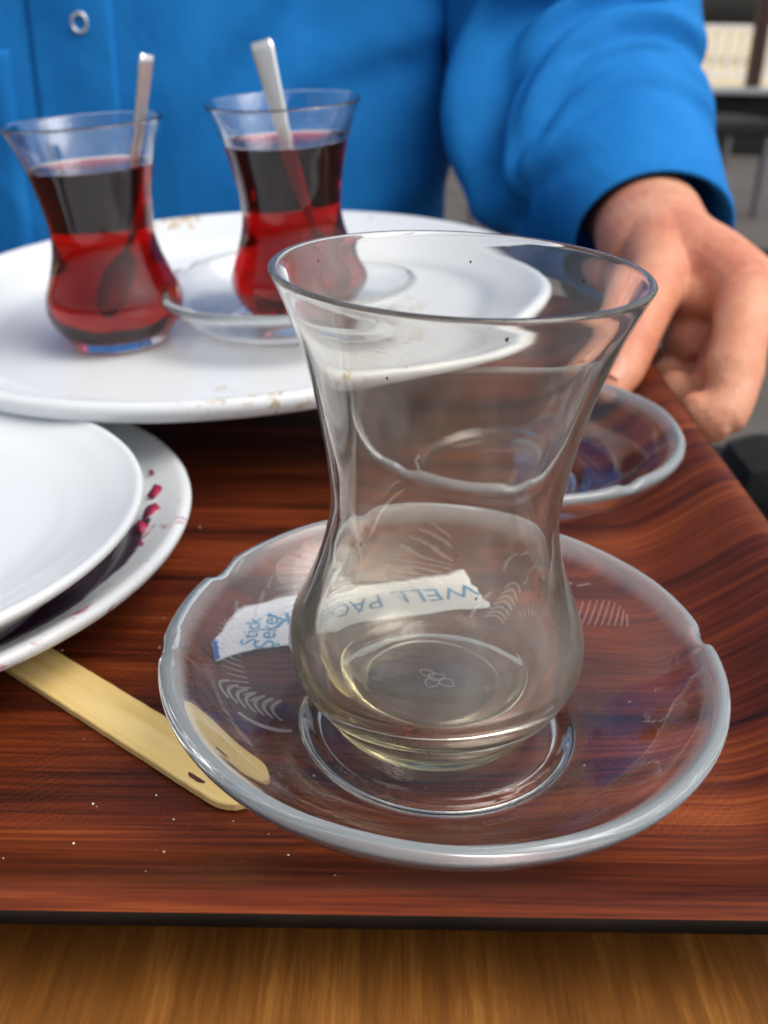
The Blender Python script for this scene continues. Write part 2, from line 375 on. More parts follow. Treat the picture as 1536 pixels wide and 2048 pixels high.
def notch(r, z, t):
    if z < 1.5: return r, z
    dz = 0
    for c, wd, h in NOTCH:
        d = (t-c+math.pi) % (2*math.pi)-math.pi
        if wd and abs(d) < wd*2.5: dz += h*math.exp(-(d/wd)**4)
    k_ = (z-1.5)/.6
    w_ = .018*math.sin(5*t+1)+.010*math.sin(11*t)
    return r - .25*dz*k_, z - (dz + w_)*k_
def strip(V, F, pts, wd, lift=.006):
    """thin ribbon on the inner wall of the saucer, pts in (r, theta)"""
    P = []
    for r, t in pts:
        r = min(max(r, 2.75), 4.95); P.append(Vector((r*math.cos(t), r*math.sin(t), inner_z(r)+lift)))
    i0 = len(V)
    for i, p in enumerate(P):
        d = (P[min(i+1, len(P)-1)]-P[max(i-1, 0)]).normalized()
        rad = Vector((p.x, p.y, 0)).normalized()
        nrm = Vector((-rad.x*.55, -rad.y*.55, 1)).normalized(); sd_ = d.cross(nrm).normalized()
        k_ = wd*(.55+.45*math.sin(math.pi*(i+.5)/len(P)))
        V.append(tuple(p+sd_*k_)); V.append(tuple(p-sd_*k_))
        if i: F.append((i0+2*i-2, i0+2*i-1, i0+2*i+1, i0+2*i))
def leaf(kind, tc_, parent, rnd):
    V, F = [], []
    if kind == 'broad':          # broad leaf filled with parallel veins
        for i in range(13):
            k_ = i/12; hw = .30*math.sin(math.pi*(k_*.86+.1))
            t0 = tc_ + .28*(k_-.5)
            strip(V, F, [(4.75-1.25*k_+.22*s2, t0+hw*.62*(s2-.5)*2) for s2 in [j/6 for j in range(7)]], .026)
    elif kind == 'long':         # narrow curved leaf, short oblique hatching inside two outlines
        for i in range(15):
            k_ = i/14; t0 = tc_+.42*(k_-.5); r0 = 4.6-.9*k_**1.6; hw = .20*math.sin(math.pi*(k_*.9+.06))+.03
            strip(V, F, [(r0+hw*(s2-.5)*2, t0+.05*(s2-.5)) for s2 in [j/4 for j in range(5)]], .022)
    elif kind == 'fan':          # fan of curved bands
        for i in range(7):
            rr = 3.15+.17*i
            strip(V, F, [(rr+.18*math.sin(math.pi*s2), tc_-.13+.20*s2*(1-.06*i)) for s2 in [j/6 for j in range(7)]], .042)
        strip(V, F, [(3.0+1.0*s2, tc_+.17-.09*s2*s2) for s2 in [j/7 for j in range(8)]], .06)
    elif kind == 'dash':
        for i in range(5):
            r0 = 4.75-.12*(i % 3); t0 = tc_+.085*(i-2)
            strip(V, F, [(r0-.12*s2, t0+.055*s2) for s2 in [j/3 for j in range(4)]], .05 if i % 2 else .03)
    return mesh_obj('etched_leaf', V, F, 'etch', parent)
def make_saucer(label, loc, rot, scale=1, etched=True, segs=128):
    o = empty('glass_saucer', loc, rot, label=label, cat='saucer', group='clear glass tea saucers')
    o.scale = (scale,)*3
    b_ = lathe('dish', SPROF, 'saucer_glass', o, segs, notch)
    if etched:
        for kind, deg in (('broad', 134), ('dash', 150), ('long', 172), ('fan', 188), ('dash', 52), ('long', 38), ('fan', 62), ('broad', 96)):
            leaf(kind, math.radians(deg), o, random)
    return o
LEAN = (.024, .004)
FS = make_saucer('clear saucer with etched leaves and notched rim under the empty glass', (0, 0, .14), tilt_of(.024, -.03))
BS = make_saucer('clear empty saucer on the tray that the thumb touches', (2.4, 12.1, .0), (0, 0, 2.1), 1, False)

# ------------------------------------------------------------------ tulip tea glasses
OUT = [(0, .0), (.45, .0), (.60, .004), (.655, .022), (.70, .048), (.715, .060), (.765, .078), (.84, .118), (.892, .165), (.902, .205), (.878, .255), (.785, .335), (.705, .42), (.662, .50), (.668, .575), (.712, .68), (.795, .81), (.90, .92), (.985, .989)]
INN = [(.995, .9985), (.975, 1.003), (.945, .992), (.862, .915), (.757, .81), (.667, .68), (.618, .58), (.607, .50), (.640, .42), (.70, .335), (.765, .25), (.765, .19), (.70, .130), (.60, .088), (.51, .064), (.455, .054), (.43, .0505), (.25, .05), (0, .05)]
GH, GR = 9.0, 3.2
def gprof(s):
    P = [(max(p[0], 0)*GR*s, p[1]*GH*s) for p in cat(OUT+INN, 4)]; P[0] = (0, 0); P[-1] = (0, .05*GH*s); return P
def inner_r(zf):
    best = sorted([(abs(p[1]-zf), p[0]) for p in cat(INN[3:], 12)])[0]; return best[1]
def make_glass(label, loc, rot, s, mat):
    o = empty('tea_glass', loc, rot, label=label, cat='glass', group='tulip shaped tea glasses')
    lathe('bowl', gprof(s), mat, o, 128); return o
FG = make_glass('empty tulip tea glass with tea specks standing on the etched saucer', (-.12, .18, .45), tilt_of(*LEAN), 1, 'glass')
# pressed clover of four drop outlines in the thick base
V, F = [], []
for cx, cy_, ang, ln in ((-.27, .26, 140, .30), (.02, .10, 20, .34), (-.16, -.22, 250, .34), (.22, -.20, 310, .32)):
    pts = []
    for i in range(25):
        t = 2*math.pi*i/24; rr = ln*.5*(1-.25*math.cos(t)); x, y = rr*math.cos(t)*1.1, rr*math.sin(t)*(.75-.3*math.cos(t))
        a_ = math.radians(ang); pts.append((cx+.12+x*math.cos(a_)-y*math.sin(a_), cy_+x*math.sin(a_)+y*math.cos(a_), .05*GH+.014))
    tube_geo(pts, [.014]*25, V, F, 6)
mesh_obj('base_emblem', V, F, 'etch', FG)
rs = random.Random(3)
for i in range(15):       # dried specks on the inner wall
    zf = rs.choice([.93, .9, .86, .97, .975, .32, .24, .19, .72, .15]) + rs.uniform(-.02, .02); t = rs.uniform(.2, 2.9) if rs.random() < .8 else rs.uniform(3.4, 6)
    r0 = inner_r(zf)*GR - .008; sz = rs.uniform(.018, .05)
    V = []; F = []
    c = Vector((r0*math.cos(t), r0*math.sin(t), zf*GH)); tn = Vector((-math.sin(t), math.cos(t), 0)); up = Vector((0, 0, 1)); nr = Vector((-math.cos(t), -math.sin(t), 0))
    V.append(tuple(c+nr*.02))
    for k_ in range(7):
        q = rs.uniform(.6, 1.2)*sz; aa = 2*math.pi*k_/7; V.append(tuple(c+tn*q*math.cos(aa)*.7+up*q*math.sin(aa)))
    for k_ in range(7): F.append((0, 1+k_, 1+(k_+1) % 7))
    mesh_obj('tea_speck', V, F, 'speck', FG)

# ------------------------------------------------------------------ white plates
def plate_prof(R, H, foot, fl, lip=.2):
    th = .32
    P = [(0, .16), (foot-.35, .16), (foot-.25, 0), (foot, 0), (foot+.12, .14), (foot+.9, .22), (R*.80, H*.42), (R*.93, H*.74), (R-lip*.6, H-lip*1.5), (R, H-lip*.75),
         (R-lip*.12, H-lip*.15), (R-lip*.8, H), (R-lip*2.0, H-lip*.55), (R*.90, H*.80+(.10*H if fl > 1 else 0)), (R*.83, max(H*.62, fl+.25)), (R*.76, fl+.13), (foot+.6, fl+.03), (foot*.5, fl), (0, fl)]
    Q = [(max(p[0], 0), p[1]) for p in cat(P, 5)]; Q[0] = (0, .16); Q[-1] = (0, fl); return Q
def make_plate(label, loc, rot, R, H, foot, fl, mat, lip=.2):
    return tag(lathe('plate', plate_prof(R, H, foot, fl, lip), mat, None, 144, loc=loc, rot=rot), label, 'plate', 'white porcelain plates')
make_plate('white plate with purple cabbage stains at the bottom of the stack', (-14.95, 5.95, .04), (0, 0, 0), 8.85, 1.75, 5.0, .42, 'plate_stained_shaded', .25)
make_plate('clean white plate lying on the stained plate', (-14.35, 4.15, .49), (0, .004, 0), 7.5, 2.42, 4.3, 1.72, 'plate', .2)
CX, CY, CZ, PTX, PTY = -7.05, 21.4, 4.05, -.052, -.04
PH, PFL = 2.0, .62
prot = tilt_of(PTX, PTY); pn = Vector((PTX, PTY, 1)).normalized()
pbase = Vector((CX, CY, CZ)) - pn*PH
make_plate('large white plate carrying the two full tea glasses', pbase, prot, 12.15, PH, 7.2, PFL, 'plate_tea', .42)
def on_plate(x, y, h=0):   # point on the big plate's floor
    z = pbase.z + PFL - (PTX*(x-pbase.x)+PTY*(y-pbase.y)); return Vector((x, y, z+h))
make_plate('small white dish in the shade beneath the large plate', (-6.2, 23.2, .01), (0, -.05, 0), 4.4, 1.8, 3.0, .4, 'plate', .2)

# ------------------------------------------------------------------ full glasses, tea, spoons
TS = make_saucer('clear saucer on the large plate under a full tea glass', on_plate(-4.7, 19.9, .02), prot, .86, False, 96)
def full_glass(label, tlabel, slabel, base, lean, s, level, spoon):
    g = make_glass(label, base, tilt_of(*lean), s, 'tea_glass')
    P = [(0, .0515*GH*s)]
    prof = [p for p in cat(INN[3:], 6)][::-1]
    pts = [(max(p[0]*GR*s-.008, 0), p[1]*GH*s+.006) for p in prof if p[1] <= level]
    rl = inner_r(level)*GR*s-.008
    P = [(0, pts[0][1])] + [p for p in pts if p[0] > .02] + [(rl, level*GH*s), (rl-.1, level*GH*s-.03), (rl-.25, level*GH*s-.04), (0, level*GH*s-.04)]
    t = lathe('black_tea', P, 'tea', None, 112)
    zt = (level*GH*s-.06)*S; fa = t.data.attributes.new('free_surface', 'FLOAT', 'FACE')
    for f in t.data.polygons: fa.data[f.index].value = 1.0 if f.normal.z > .6 and f.center.z > zt else 0.0
    bw = [c for c in g.children if c.name.startswith('bowl')][0].data; bw.materials.append(M['wet'])
    inner_pts = [(p[0]*GR*s, p[1]*GH*s) for p in cat(INN[3:], 6)]
    for f in bw.polygons:
        r0 = math.hypot(f.center.x, f.center.y)/S; z0 = f.center.z/S
        if z0 < level*GH*s-.02 and min((r0-q[0])**2+(z0-q[1])**2 for q in inner_pts) < .0009*9 and (f.normal.x*f.center.x+f.normal.y*f.center.y < 0 or f.normal.z > .3): f.material_index = 1
    t.location = base*S; t.rotation_euler = tilt_of(*lean)
    tag(t, tlabel, 'tea', 'black tea in the glasses')
    # spoon: (bottom point, top point) in the glass frame
    b0, b1, fac, wd = spoon
    sp_ = empty('teaspoon', label=slabel, cat='spoon', group='steel teaspoons'); sp_.location = base*S; sp_.rotation_euler = tilt_of(*lean)
    A, B = Vector(b0), Vector(b1); d = (B-A).normalized(); L_ = (B-A).length
    fn = Vector(fac); fn = (fn-d*fn.dot(d)).normalized(); sd_ = d.cross(fn)
    V, F = [], []
    for i in range(25):
        k_ = i/24; p = A+d*L_*(.24+.76*k_)+fn*.10*math.sin(k_*math.pi)
        hw = wd*(.28+.72*k_**1.5) if k_ < .97 else wd*.86; th = .05+.02*k_
        i0 = len(V)
        for (u, v) in ((-1, -.7), (-.8, -1), (.8, -1), (1, -.7), (1, .6), (.75, 1), (0, .55), (-.75, 1), (-1, .6)): V.append(tuple(p+sd_*hw*u+fn*th*v))
        if i:
            for q in range(9): F.append((i0-9+q, i0-9+(q+1) % 9, i0+(q+1) % 9, i0+q))
    F.append(tuple(range(8, -1, -1))); F.append(tuple(range(len(V)-9, len(V))))
    mesh_obj('handle', V, F, 'steel', sp_)
    V, F = [], []
    nb_ = 12
    for side in (0, 1):
        for i in range(nb_+1):
            for j in range(17):
                rr = i/nb_; t_ = 2*math.pi*j/16
                x, y = rr*math.cos(t_), rr*math.sin(t_)
                V.append(tuple(A+d*L_*.12+d*L_*.135*y+sd_*.95*.62*x*(1-.18*y)-fn*(.26*(1-rr*rr)+side*.06)))
    for side in (0, 1):
        o0 = side*(nb_+1)*17
        for i in range(nb_):
            for j in range(16):
                q = o0+i*17+j; F.append((q, q+1, q+18, q+17) if side else (q, q+17, q+18, q+1))
    for j in range(16):
        q = nb_*17+j; q2 = q+(nb_+1)*17; F.append((q, q2, q2+1, q+1))
    mesh_obj('spoon_bowl', V, F, 'steel', sp_)
full_glass('full tulip tea glass standing directly on the large plate', 'dark red tea in the glass standing directly on the plate', 'teaspoon seen edge on in the glass standing directly on the plate',
           on_plate(-10.72, 18.95, .01), (-.072, -.01), .832, .815, ((-.35, .5, .95), (2.35, .55, 9.35), (.85, -.5, 0), .33))
full_glass('full tulip tea glass standing on a saucer on the plate', 'dark red tea in the glass that stands on a saucer', 'teaspoon with broad flat handle in the glass on a saucer',
           on_plate(-4.32, 20.15, .33), (-.056, -.045), .827, .835, ((1.0, -.3, .95), (-.62, .7, 9.25), (-.05, -1, .1), .40))

# ------------------------------------------------------------------ stirring stick
V, F = [], []
A, B = Vector((-10.3, 3.16, .13)), Vector((-3.45, -2.2, .13)); d = (B-A).normalized(); sd_ = Vector((-d.y, d.x, 0)); HW, L_ = .545, (B-A).length
out = []
nn = 60
side = []
for i in range(nn+1):
    x = L_*i/nn; jit = .012*noise.noise(Vector((x*3, 0, 0)))+.006*noise.noise(Vector((x*9, 4, 0)))
    e_ = L_-x; h = HW if e_ > .62 else HW*math.sqrt(max(0, 1-((.62-e_)/.64)**2))*.98+.0
    side.append((x, h+jit))
for zz, ins in ((.0, .02), (.02, 0), (.15, 0), (.175, .025)):
    for x, h in side: out.append((x, max(h-ins, .01), zz))
    for x, h in reversed(side): out.append((x, -max(h-ins, .01), zz))
n1_ = 2*(nn+1)
V = [tuple(A+d*x+sd_*h+Vector((0, 0, z-.11))) for x, h, z in out]
for q in range(3):
    for i in range(n1_): F.append((q*n1_+i, q*n1_+(i+1) % n1_, (q+1)*n1_+(i+1) % n1_, (q+1)*n1_+i))
F.append(tuple(range(n1_-1, -1, -1))); F.append(tuple(range(3*n1_, 4*n1_)))
st = empty('wooden_stirrer', A - Vector((0, 0, .1)), label='pale wooden stirring stick with a dark knot running under the saucer rim', cat='stirrer')
ang = math.atan2(d.y, d.x); st.rotation_euler = (0, 0, ang)
inv = Matrix.Rotation(-ang, 3, 'Z')
V = [tuple(inv @ (Vector(v)-(A-Vector((0, 0, .1))))) for v in V]
fix_normals(mesh_obj('stick', V, F, 'stick', st, smooth=False))
kn = Vector((-4.62, -1.72, .2)) - (A-Vector((0, 0, .1))); kn = inv @ kn
V = [(kn.x+.22*math.cos(t)*(1+.2*math.sin(3*t)), kn.y+.07*math.sin(t)*(1+.3*math.cos(2*t)), .172) for t in [2*math.pi*i/18 for i in range(18)]]
mesh_obj('knot', V, [tuple(range(18))], 'knot', st)

# ------------------------------------------------------------------ torn sugar packet under the saucer
pa = math.radians(17); pc = Vector((-5.15, 3.3, .03)); pk = empty('sugar_packet', pc, (0, 0, pa), label='torn white paper sugar packet with blue print under the saucer', cat='packet')
def pz_(x, y): return .10+.05*math.sin(x*1.7+.5)*math.cos(y*1.3)+.10*abs(noise.noise(Vector((x*1.1+y*.5, y*.7, 8))))+.05*noise.noise(Vector((x*.8, y*.9, 3)))+(.16*max(0, -x-.0)**1.5 if x < 0 else 0)
V, F = [], []
nx, ny = 44, 14
for i in range(nx+1):
    for j in range(ny+1):
        k_ = i/nx; x = -.35+7.2*k_; jj = j/ny
        y0 = -1.1; y1 = 1.1
        if x < .75: tfac = (x+.35)/1.1; y1 = -.45+1.55*tfac+.07*noise.noise(Vector((x*5, 1, 0))); y0 = -1.25+.15*tfac
        if k_ > .96: x += .12*noise.noise(Vector((jj*7, 0, 0)))
        y = y0+(y1-y0)*jj; V.append((x, y, pz_(x, y)))
for i in range(nx):
    for j in range(ny):
        q = i*(ny+1)+j; F.append((q, q+ny+1, q+ny+2, q+1))
p_ = mesh_obj('paper_sheet', V, F, 'paper', pk); bake(p_, [('SOLIDIFY', dict(thickness=.0002, offset=-1))])
V = []
for k_ in range(9):
    q = k_/8; x = -.33+.05*noise.noise(Vector((q*4, 2, 1))); y = -1.23+.80*q
    V += [(x-.01, y, pz_(x, y)+.02), (x+.13+.05*noise.noise(Vector((q*6, 0, 0))), y+.03, pz_(x+.13, y)+.02)]
mesh_obj('blue_torn_corner', V, [(2*i, 2*i+1, 2*i+3, 2*i+2) for i in range(8)], 'ink_dark', pk)
def text(body, size, loc, rotz, mat, parent, name='lettering', bold=0):
    cu = bpy.data.curves.new(name, 'FONT'); cu.body = body; cu.size = size*S; cu.align_x = 'CENTER'; cu.align_y = 'CENTER'; cu.offset = bold*S; cu.resolution_u = 3
    o = bpy.data.objects.new(name, cu); col.objects.link(o)
    dg = bpy.context.evaluated_depsgraph_get(); me = bpy.data.meshes.new_from_object(o.evaluated_get(dg)); bpy.data.objects.remove(o)
    bm = bmesh.new(); bm.from_mesh(me); bmesh.ops.subdivide_edges(bm, edges=[e_ for e_ in bm.edges if e_.calc_length() > .0015], cuts=2); 
    rm = Matrix.Rotation(rotz, 3, 'Z')
    for v in bm.verts:
        p = rm @ v.co + Vector(loc)*S; v.co = Vector((p.x, p.y, (pz_(p.x/S, p.y/S)+.012)*S))
    bmesh.ops.triangulate(bm, faces=bm.faces); bm.to_mesh(me); bm.free(); me.materials.clear(); me.materials.append(M[mat])
    o = bpy.data.objects.new(name, me); col.objects.link(o); o.parent = parent; return o
text('Stick', .62, (.80, -.35, 0), math.radians(74), 'ink', pk)
text('Şeker', .66, (1.22, -.42, 0), math.radians(74), 'ink', pk)
text('WELL PACK', 1.05, (4.05, .02, 0), math.pi, 'ink', pk)

# ------------------------------------------------------------------ crumbs and scraps
V, F = [], []
rc = random.Random(11)
for i in range(60):
    x, y = rc.uniform(-9, 5.0), rc.uniform(-5.0, 9)
    if rc.random() < .5: x, y = rc.uniform(-8, -1), rc.uniform(-4.6, -1.5)
    def tz(x, y):
        ins = min(y-TY0, TX1-x)
        if ins > 3.4: return 0
        for p0, p1 in zip(wall, wall[1:]):
            if p0[0] <= ins <= p1[0]: return max(0, p0[1]+(p1[1]-p0[1])*(ins-p0[0])/max(1e-6, p1[0]-p0[0]))
        return 0
    z = tz(x, y); s_2 = rc.choice([.01, .012, .016, .02, .032]); i0 = len(V)
    for k_ in range(5):
        t = 2*math.pi*k_/5; V.append((x+s_2*math.cos(t)*rc.uniform(.6, 1.2), y+s_2*math.sin(t)*rc.uniform(.6, 1.2), z-.004))
    V.append((x, y, z+s_2))
    for k_ in range(5): F.append((i0+k_, i0+(k_+1) % 5, i0+5))
tag(mesh_obj('sugar_crumbs', V, F, 'sugar', None, False), 'pale sugar crumbs scattered over the tray', 'crumbs', None, 'stuff')
for i, (deg, rr, sz) in enumerate(((8, 7.8, .62), (15, 7.95, .44), (2, 7.7, .36), (25, 8.1, .3), (-5, 7.95, .24))):
    t = math.radians(deg); rp = rr; V, F = [], []
    zc = 1.30+.30*(rp-7.6)
    for k_ in range(10):
        q = 2*math.pi*k_/10; V.append((sz*math.cos(q)*rc.uniform(.35, 1), sz*.55*math.sin(q)*rc.uniform(.5, 1.2), .04*rc.random()))
    V.append((.06, .02, .035)); V.append((0, 0, -.03))
    for k_ in range(10): F += [(k_, (k_+1) % 10, 10), ((k_+1) % 10, k_, 11)]
    o = mesh_obj('cabbage_scrap', V, F, 'cabbage', None, True, (-14.95+rp*math.cos(t), 5.95+rp*math.sin(t), zc), (0, -.5, t+1.2+.5*i))
    tag(o, ('largest', 'second largest', 'middle sized', 'second smallest', 'smallest')[i]+' shred of purple cabbage on the rim of the stained plate', 'food scrap', 'cabbage shreds on the stained plate')

# ------------------------------------------------------------------ person in blue
pe = empty('person', (-17, 52, -75), label='person in a loose blue shirt reaching one hand to the tray', cat='person')
def P3(x, y, z): return (x+17, y-52, z+75)
# torso of the shirt
V, F = [], []
rows, cols_ = 90, 180
for i in range(rows+1):
    z = -28+72*i/rows
    for j in range(cols_):
        t = 2*math.pi*j/cols_
        tp = 1.0 if z < 20 else max(.35, 1-((z-20)/28)**2*.6)
        a_ = (18.9 + .02*(z+10))*tp; b_ = (11.2-.015*z)*tp
        ct, st_ = math.cos(t), math.sin(t); ex = .72
        x = a_*math.copysign(abs(ct)**ex, ct); y = b_*math.copysign(abs(st_)**ex, st_)
        n_ = noise.noise(Vector((x*.09, z*.028, 5)))*2.0+noise.noise(Vector((x*.22+z*.05, z*.06, 2)))*.8
        rr = 1+n_*.055
        for (fx, fz, sl, wd, am) in ((9, 14, .9, 1.3, .55), (2, 6, 1.3, 1.6, .5), (13, 2, .55, 1.1, .5), (-6, 12, -1.6, 1.8, .4), (6, 22, .7, 1.3, .5), (16, 12, .4, 1.0, .45)):
            if st_ < 0:
                u_2 = ((x-fx)*sl-(z-fz))/math.hypot(sl, 1); v_2 = ((x-fx)+(z-fz)*sl)/math.hypot(sl, 1)
                rr += am*.05*(math.exp(-(u_2/wd)**2)-.7*math.exp(-((u_2-1.6*wd)/(.7*wd))**2))*math.exp(-(v_2/7)**2)
        # placket: a doubled strip down the front
        if st_ < 0:
            xx = x-17
            rr += 0.055/(1+math.exp(-(-15.4-xx)*9))*(1/(1+math.exp(-(xx+23)*6)))
        V.append((x*rr, y*rr, z+75))
for i in range(rows):
    for j in range(cols_):
        j2 = (j+1) % cols_; F.append((i*cols_+j, i*cols_+j2, (i+1)*cols_+j2, (i+1)*cols_+j))
F.append(tuple(range((rows)*cols_, (rows+1)*cols_)))
# sleeve: shoulder -> elbow -> wide open cuff
path = cat([P3(1.5, 50, 36), P3(6.2, 49.5, 26), P3(8.4, 48, 17), P3(9.2, 45.4, 10.6), P3(9.6, 40.6, 7.0), P3(10.5, 35.4, 5.3), P3(11.0, 30.4, 4.15)], 20)
rad = cat([(7.5, 0), (7.2, 0), (6.8, 0), (6.8, 0), (6.3, 0), (4.9, 0), (3.35, 0)], 20)
nS, i0, segs = len(path), len(V), 96
FOLDS = ((.24, 4.6, -.13, .050, .9), (.38, 4.8, -.17, .045, 1.2), (.52, 4.3, -.20, .050, 1.6), (.60, 5.2, -.12, .034, .8), (.66, 3.7, -.16, .040, 1.2), (.50, 1.6, -.07, .05, .9), (.70, 2.6, .10, .036, .8), (.31, 4.2, -.15, .022, .45), (.45, 5.3, -.15, .022, .5), (.57, 4.8, -.17, .020, .5), (.72, 4.4, -.10, .022, .4), (.47, 3.7, -.18, .022, .5), (.76, 5.2, -.06, .020, .35))
prev = Vector((0, 1, 0))
for i, p in enumerate(path):
    t = (path[min(i+1, nS-1)]-path[max(i-1, 0)]).normalized(); b_ = (prev-t*prev.dot(t)).normalized(); prev = b_; a_ = t.cross(b_)
    s = i/(nS-1)
    for k_ in range(segs):
        th = 2*math.pi*k_/segs
        fold = 0
        for c_s, c_t, slope, wd, am in FOLDS:
            dth = (th-c_t+math.pi) % (2*math.pi)-math.pi
            dd = (s-(c_s+slope*dth+.02*math.sin(dth*2+c_s*9)))/wd
            fold += am*(math.exp(-dd*dd)-.9*math.exp(-((dd-1.35)/.6)**2))*math.exp(-(dth/1.2)**2)
        dmp = min(1, (1-s)*6+.12)
        r0 = rad[i][0]*(1+.04*math.sin(2*th+1)) + dmp*(.80*fold-.15 + .45*noise.noise(Vector((math.cos(th)*1.1, math.sin(th)*1.1, s*4))))
        r0 += .13/(1+math.exp(-(s-.955)*400))
        squash = 1.0+.06*s
        V.append(tuple(p+a_*r0*math.cos(th)*squash+b_*r0*math.sin(th)*.95))
for i in range(nS-1):
    for k_ in range(segs):
        k2 = (k_+1) % segs; q = i0+i*segs; F.append((q+k_, q+k2, q+segs+k2, q+segs+k_))
# hem turned inside the cuff
tend = (path[-1]-path[-2]).normalized(); q0 = i0+(nS-1)*segs
for (sh, ins) in ((.08, .12), (-.1, .3), (-3.5, .45)):
    q1 = len(V)
    for k_ in range(segs):
        v = Vector(V[i0+(nS-1)*segs+k_]); c = path[-1]; dv = v-c; V.append(tuple(c+dv*(1-ins/dv.length)+tend*sh))
    for k_ in range(segs):
        k2 = (k_+1) % segs; F.append((q0+k_, q0+k2, q1+k2, q1+k_))
    q0 = q1
shirt = mesh_obj('shirt', V, F, 'blue', pe)
bake(shirt, [('SUBSURF', dict(levels=1, render_levels=1))])
# ring snaps on the placket
for (x, z) in ((-16.95, 12.5), (-16.9, 24.0)):
    V, F = [], []
    for i in range(28):
        t = 2*math.pi*i/28
        for k_ in range(8):
            q = 2*math.pi*k_/8; rr = .38+.075*math.cos(q); V.append((rr*math.cos(t), .06*math.sin(q), rr*math.sin(t)*1.15))
    for i in range(28):
        for k_ in range(8): F.append((i*8+k_, ((i+1) % 28)*8+k_, ((i+1) % 28)*8+(k_+1) % 8, i*8+(k_+1) % 8))
    o = mesh_obj('snap_button', V, F, 'steel', shirt); o.location = Vector(P3(x, 40.05, z))*S
SNAPS = [o for o in shirt.children]
dg = bpy.context.evaluated_depsgraph_get()
bpy.context.view_layer.update()
for o in SNAPS:   # seat each snap on the cloth
    hit, lc, nr, _ = shirt.ray_cast(o.location - Vector((0, .3, 0)), Vector((0, 1, 0)))
    if hit: o.location = lc - Vector((0, .0004, 0))
# placket and pocket: doubled cloth lying on the chest
def patch(name, x0, x1, z0, z1, th, nx=16, nz=40):
    V, F = [], []
    for layer in (0, 1):
        for i in range(nx+1):
            for j in range(nz+1):
                x, z = x0+(x1-x0)*i/nx, z0+(z1-z0)*j/nz
                hit, lc, nr, _ = shirt.ray_cast(Vector(P3(x, 20, z))*S, Vector((0, 1, 0)))
                y = lc.y/S if hit else 0
                edge = layer == 1 and (i in (0, nx) or j in (0, nz))
                V.append((x+17, y-(th*(.75 if edge else 1) if layer else -.3), z+75))
    o1 = (nx+1)*(nz+1)
    for i in range(nx):
        for j in range(nz):
            q = o1+i*(nz+1)+j; F.append((q, q+nz+1, q+nz+2, q+1))
    rim = [i*(nz+1) for i in range(nx+1)]+[nx*(nz+1)+j for j in range(1, nz+1)]+[i*(nz+1)+nz for i in range(nx-1, -1, -1)]+[j for j in range(nz-1, 0, -1)]
    for a0, b0 in zip(rim, rim[1:]+rim[:1]): F.append((a0, b0, o1+b0, o1+a0))
    return fix_normals(mesh_obj(name, V, F, 'blue', shirt))
patch('placket', -19.6, -15.35, -20, 30, .15)
patch('pocket', -33, -20.75, -2, 11.2, .13)
for o in SNAPS: o.location.y -= .0018
# trousers
V, F = [], []
for sx_ in (-1, 1):
    pth = [P3(-17+sx_*7.5, 52, -20), P3(-17+sx_*8, 52, -34), P3(-17+sx_*8.4, 52, -50), P3(-17+sx_*8.6, 52, -74.9)]
    tube_geo(cat(pth, 5), [r_[0] for r_ in cat([(9.5, 0), (8.8, 0), (7.0, 0), (6.3, 0)], 5)], V, F, 28)
mesh_obj('trousers', V, F, 'trousers', pe)
# arm and hand, one skin
V, F = [], []
def limb(pts, rr, seg=20, flat=None, n_=5):
    pts = [P3(*p) for p in pts]; path_ = cat(pts, n_)
    rad_ = cat([r0 if isinstance(r0, tuple) else (r0, r0) for r0 in rr], n_)
    path_ = [path_[0]]+path_+[path_[-1]]
    t0 = (path_[1]-path_[2]).normalized(); t1 = (path_[-2]-path_[-3]).normalized()
    path_[0] = path_[1]+t0*rad_[0][0]*.5; path_[-1] = path_[-2]+t1*rad_[-1][0]*.55
    rad_ = [rad_[0]*.45]+list(rad_)+[rad_[-1]*.5]
    tube_geo(path_, [(r0[0], r0[1]) for r0 in rad_], V, F, seg, flat)
WR = (10.3, 27.4, 4.55)
limb([(10.6, 39, 5.6), (10.8, 34, 4.9), (10.7, 30.5, 4.75), WR, (10.5, 25.5, 4.3)], [(2.7, 2.5), (2.6, 2.3), (2.45, 2.1), (2.45, 1.95), (2.6, 1.8)], 28, (-.2, .35, 1))
KN = [(12.4, 21.2, 3.75), (13.6, 23.3, 3.35), (14.1, 25.0, 2.95), (14.1, 26.6, 2.5)]
for kx, rr in zip(KN, (1.36, 1.3, 1.2, 1.1)):
    mid = tuple((WR[i]*.5+kx[i]*.5)+(.35 if i == 2 else 0) for i in range(3))
    limb([WR, mid, kx], [1.65, 1.5, rr], 18)
limb([WR, (11.2, 24.0, 4.1), (12.0, 22.6, 3.75)], [1.9, 1.8, 1.45], 20)
limb([(10.9, 25.6, 3.3), (11.1, 23.6, 2.3), (11.0, 21.9, 1.4)], [1.6, 1.4, 1.15], 18)
